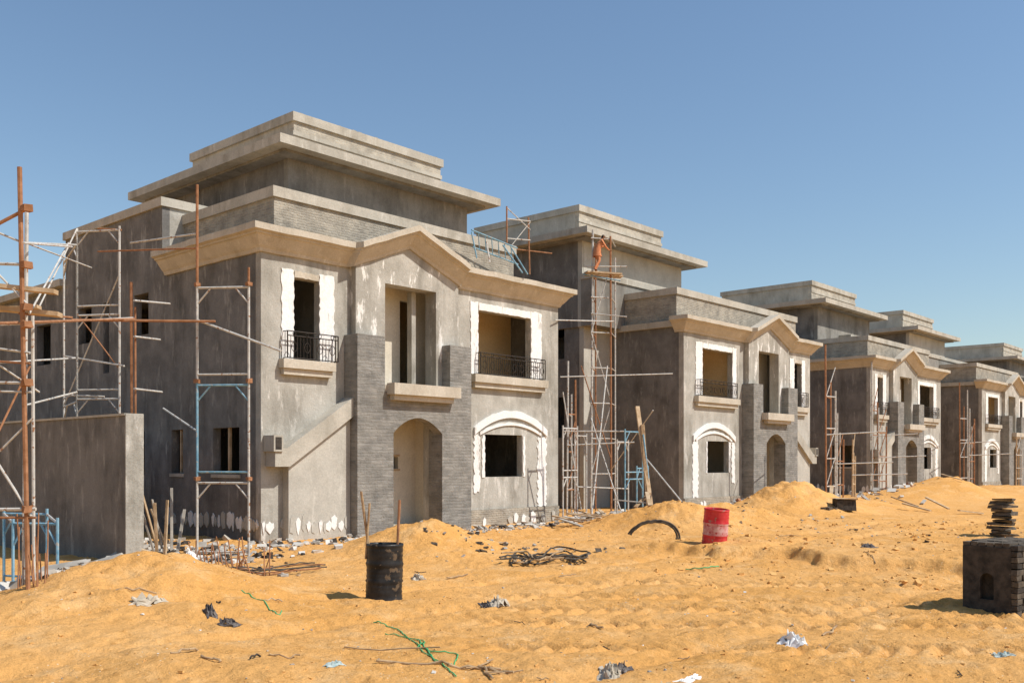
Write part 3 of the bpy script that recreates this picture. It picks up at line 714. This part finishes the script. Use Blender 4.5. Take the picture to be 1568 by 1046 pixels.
for k in range(8):
    p=site(R(232,275),R(17,18)); plank(b,(p.x,p.y,gz(p.x,p.y)),(p.x+R(-.3,.3),p.y+R(-.3,.3),R(.8,1.3)),.05,.03,'rub_g' if k%2 else 'wood')
for k in range(12):
    p=site(R(860,1010),R(24,27)); zz=gz(p.x,p.y); t=R(0,3); plank(b,(p.x,p.y,zz+.05),(p.x+math.cos(t),p.y+math.sin(t),zz+R(.05,.4)),.1,.03,random.choice(['wood','rub_g','bark']))
for k in range(10):
    p=site(R(1260,1568),R(30,45)); zz=gz(p.x,p.y); t=R(0,3); plank(b,(p.x,p.y,zz+.05),(p.x+math.cos(t),p.y+math.sin(t),zz+R(.05,.5)),.12,.04,random.choice(['wood','rub_g','bark']))
b.build('timber_offcuts')

# ------------------------------------------------ worker on the scaffold deck (bending forward)
def worker(loc,face,k):
    J={ 'pel':(0,0,.86,.125),'sp1':(.03,0,1.0,.125),'sp2':(.10,0,1.18,.14),'ch':(.18,0,1.32,.145),'nk':(.24,0,1.43,.055),'hd0':(.28,0,1.50,.07),'hd1':(.31,0,1.58,.085),'hd2':(.32,0,1.66,.06),
     'hl':(0,.09,.82,.10),'kl':(.16,.13,.47,.075),'al':(-.02,.16,.08,.05),'fl':(.12,.17,.03,.035),
     'hr':(0,-.09,.82,.10),'kr':(.05,-.14,.46,.075),'ar':(-.20,-.16,.08,.05),'fr':(-.06,-.17,.03,.035),
     'sl':(.17,.18,1.33,.065),'el':(.38,.24,1.16,.05),'wl':(.56,.20,1.30,.03),'pl':(.63,.19,1.34,.026),
     'sr':(.17,-.18,1.33,.065),'er':(.30,-.25,1.08,.05),'wr':(.48,-.20,.96,.03),'pr':(.55,-.19,.94,.026)}
    Ed=[('pel','sp1'),('sp1','sp2'),('sp2','ch'),('ch','nk'),('nk','hd0'),('hd0','hd1'),('hd1','hd2'),('pel','hl'),('hl','kl'),('kl','al'),('al','fl'),('pel','hr'),('hr','kr'),('kr','ar'),('ar','fr'),
        ('ch','sl'),('sl','el'),('el','wl'),('wl','pl'),('ch','sr'),('sr','er'),('er','wr'),('wr','pr')]
    for s,h in (('l','pl'),('r','pr')):
        px,py,pz,_=J[h]
        for i in range(4):
            L=[.07,.08,.075,.06][i]; o=-.024+.016*i
            J[s+'f%d'%i]=(px+L*.6,py+o,pz+.0,.0085); J[s+'g%d'%i]=(px+L,py+o,pz-.03,.0075); Ed+= [(h,s+'f%d'%i),(s+'f%d'%i,s+'g%d'%i)]
        sg=-1 if s=='l' else 1
        J[s+'t']=(px+.02,py+sg*.04,pz+.01,.010); Ed.append((h,s+'t'))
    names=list(J); me=bpy.data.meshes.new('tmp'); me.from_pydata([J[n][:3] for n in names],[(names.index(a),names.index(c)) for a,c in Ed],[])
    o=bpy.data.objects.new('tmp',me); SC.collection.objects.link(o)
    o.modifiers.new('s','SKIN'); sk=me.skin_vertices[0].data if me.skin_vertices else None
    if sk is None:
        bpy.context.view_layer.objects.active=o; bpy.ops.mesh.customdata_skin_add(); sk=me.skin_vertices[0].data
    for i,n in enumerate(names): sk[i].radius=(J[n][3],J[n][3]); sk[i].use_root=(n=='pel')
    sb=o.modifiers.new('u','SUBSURF'); sb.levels=2
    dg=bpy.context.evaluated_depsgraph_get(); m2=bpy.data.meshes.new_from_object(o.evaluated_get(dg)); bpy.data.objects.remove(o)
    m2.materials.clear()
    for n in ('orange','skin','hair'): m2.materials.append(M[n])
    for p in m2.polygons:
        c=p.center; i=0
        if c.z>1.43 and c.x>.2 and abs(c.y)<.12: i=1
        if c.z>1.60 or (c.z>1.50 and c.x<.27): 
            if abs(c.y)<.12 and c.x<.36: i=2
        if c.x>.52: i=1
        if c.z<.06: i=2
        p.material_index=i; p.use_smooth=True
    ob=bpy.data.objects.new('construction_worker',m2); SC.collection.objects.link(ob)
    b=MB()
    hx,hz=.40,1.57
    b.obox((hx,0,hz-.01),Vector((.018,0,0)),Vector((0,.012,0)),Vector((.0,0,.022)),'skin',.002)
    b.obox((hx-.012,0,hz-.055),Vector((.008,0,0)),Vector((0,.022,0)),Vector((0,0,.005)),'hair')
    for s in(-1,1): b.obox((hx-.012,s*.03,hz+.02),Vector((.008,0,0)),Vector((0,.011,0)),Vector((0,0,.006)),'hair'); b.obox((.31,s*.088,hz),Vector((.015,0,0)),Vector((0,.008,0)),Vector((0,0,.025)),'skin',.002)
    n=18
    V=[]
    for j,(z,rx,ry,cx) in enumerate(((1.22,.155,.20,.11),(1.0,.16,.19,.03),(.80,.18,.20,.01),(.66,.20,.215,.02))):
        for i in range(n):
            t=2*math.pi*i/n; w=1+.07*math.sin(5*t+j); V.append((cx+rx*w*math.cos(t),ry*w*math.sin(t),z))
    b.add(V,[(j*n+i,j*n+(i+1)%n,(j+1)*n+(i+1)%n,(j+1)*n+i) for j in range(3) for i in range(n)],'orange')
    b.build('loose_shirt',ob,smooth=True)
    ob.location=loc; ob.rotation_euler=(0,0,face); ob.scale=(k,k,k)
pw_=site(914,32.2); worker((pw_.x,pw_.y,8.145),math.atan2(RT.y,RT.x)+.35,.76)

# ------------------------------------------------ light, sky, camera
el=math.radians(50); sdir=Vector((.427,-.905,0)).normalized()
sun=Vector((sdir.x*math.cos(el),sdir.y*math.cos(el),math.sin(el)))
L=bpy.data.lights.new('sun','SUN'); L.energy=5.0; L.angle=math.radians(.53); L.color=(1,.945,.87)
lo=bpy.data.objects.new('sun',L); SC.collection.objects.link(lo); lo.rotation_euler=(-sun).to_track_quat('-Z','Y').to_euler(); lo.location=(0,0,60)
wd=bpy.data.worlds.new('World'); SC.world=wd; wd.use_nodes=True; nt=wd.node_tree
sk=nt.nodes.new('ShaderNodeTexSky'); sk.sky_type='NISHITA'; sk.sun_disc=False; sk.sun_elevation=el; sk.sun_rotation=math.atan2(sdir.x,sdir.y)
sk.air_density=1.35; sk.dust_density=.3; sk.ozone_density=4.0; sk.altitude=0
bg=nt.nodes['Background']; bg.inputs[1].default_value=.124; nt.links.new(sk.outputs[0],bg.inputs[0])
cam=bpy.data.cameras.new('camera'); co=bpy.data.objects.new('camera',cam); SC.collection.objects.link(co); SC.camera=co
cam.sensor_width=36; cam.lens=36*F/1568; cam.shift_y=(705-522.7)/1568; cam.clip_end=6000; cam.clip_start=.1
co.location=(0,0,H); co.rotation_euler=(math.radians(90),0,A-math.radians(90))
K=1.24
for o in list(SC.objects):
    if o.parent is None and o.type!='LIGHT':
        o.location=o.location*K
        if o.type!='CAMERA': o.scale=o.scale*K
SC.view_settings.view_transform='Standard'; SC.view_settings.look='None'; SC.view_settings.exposure=0
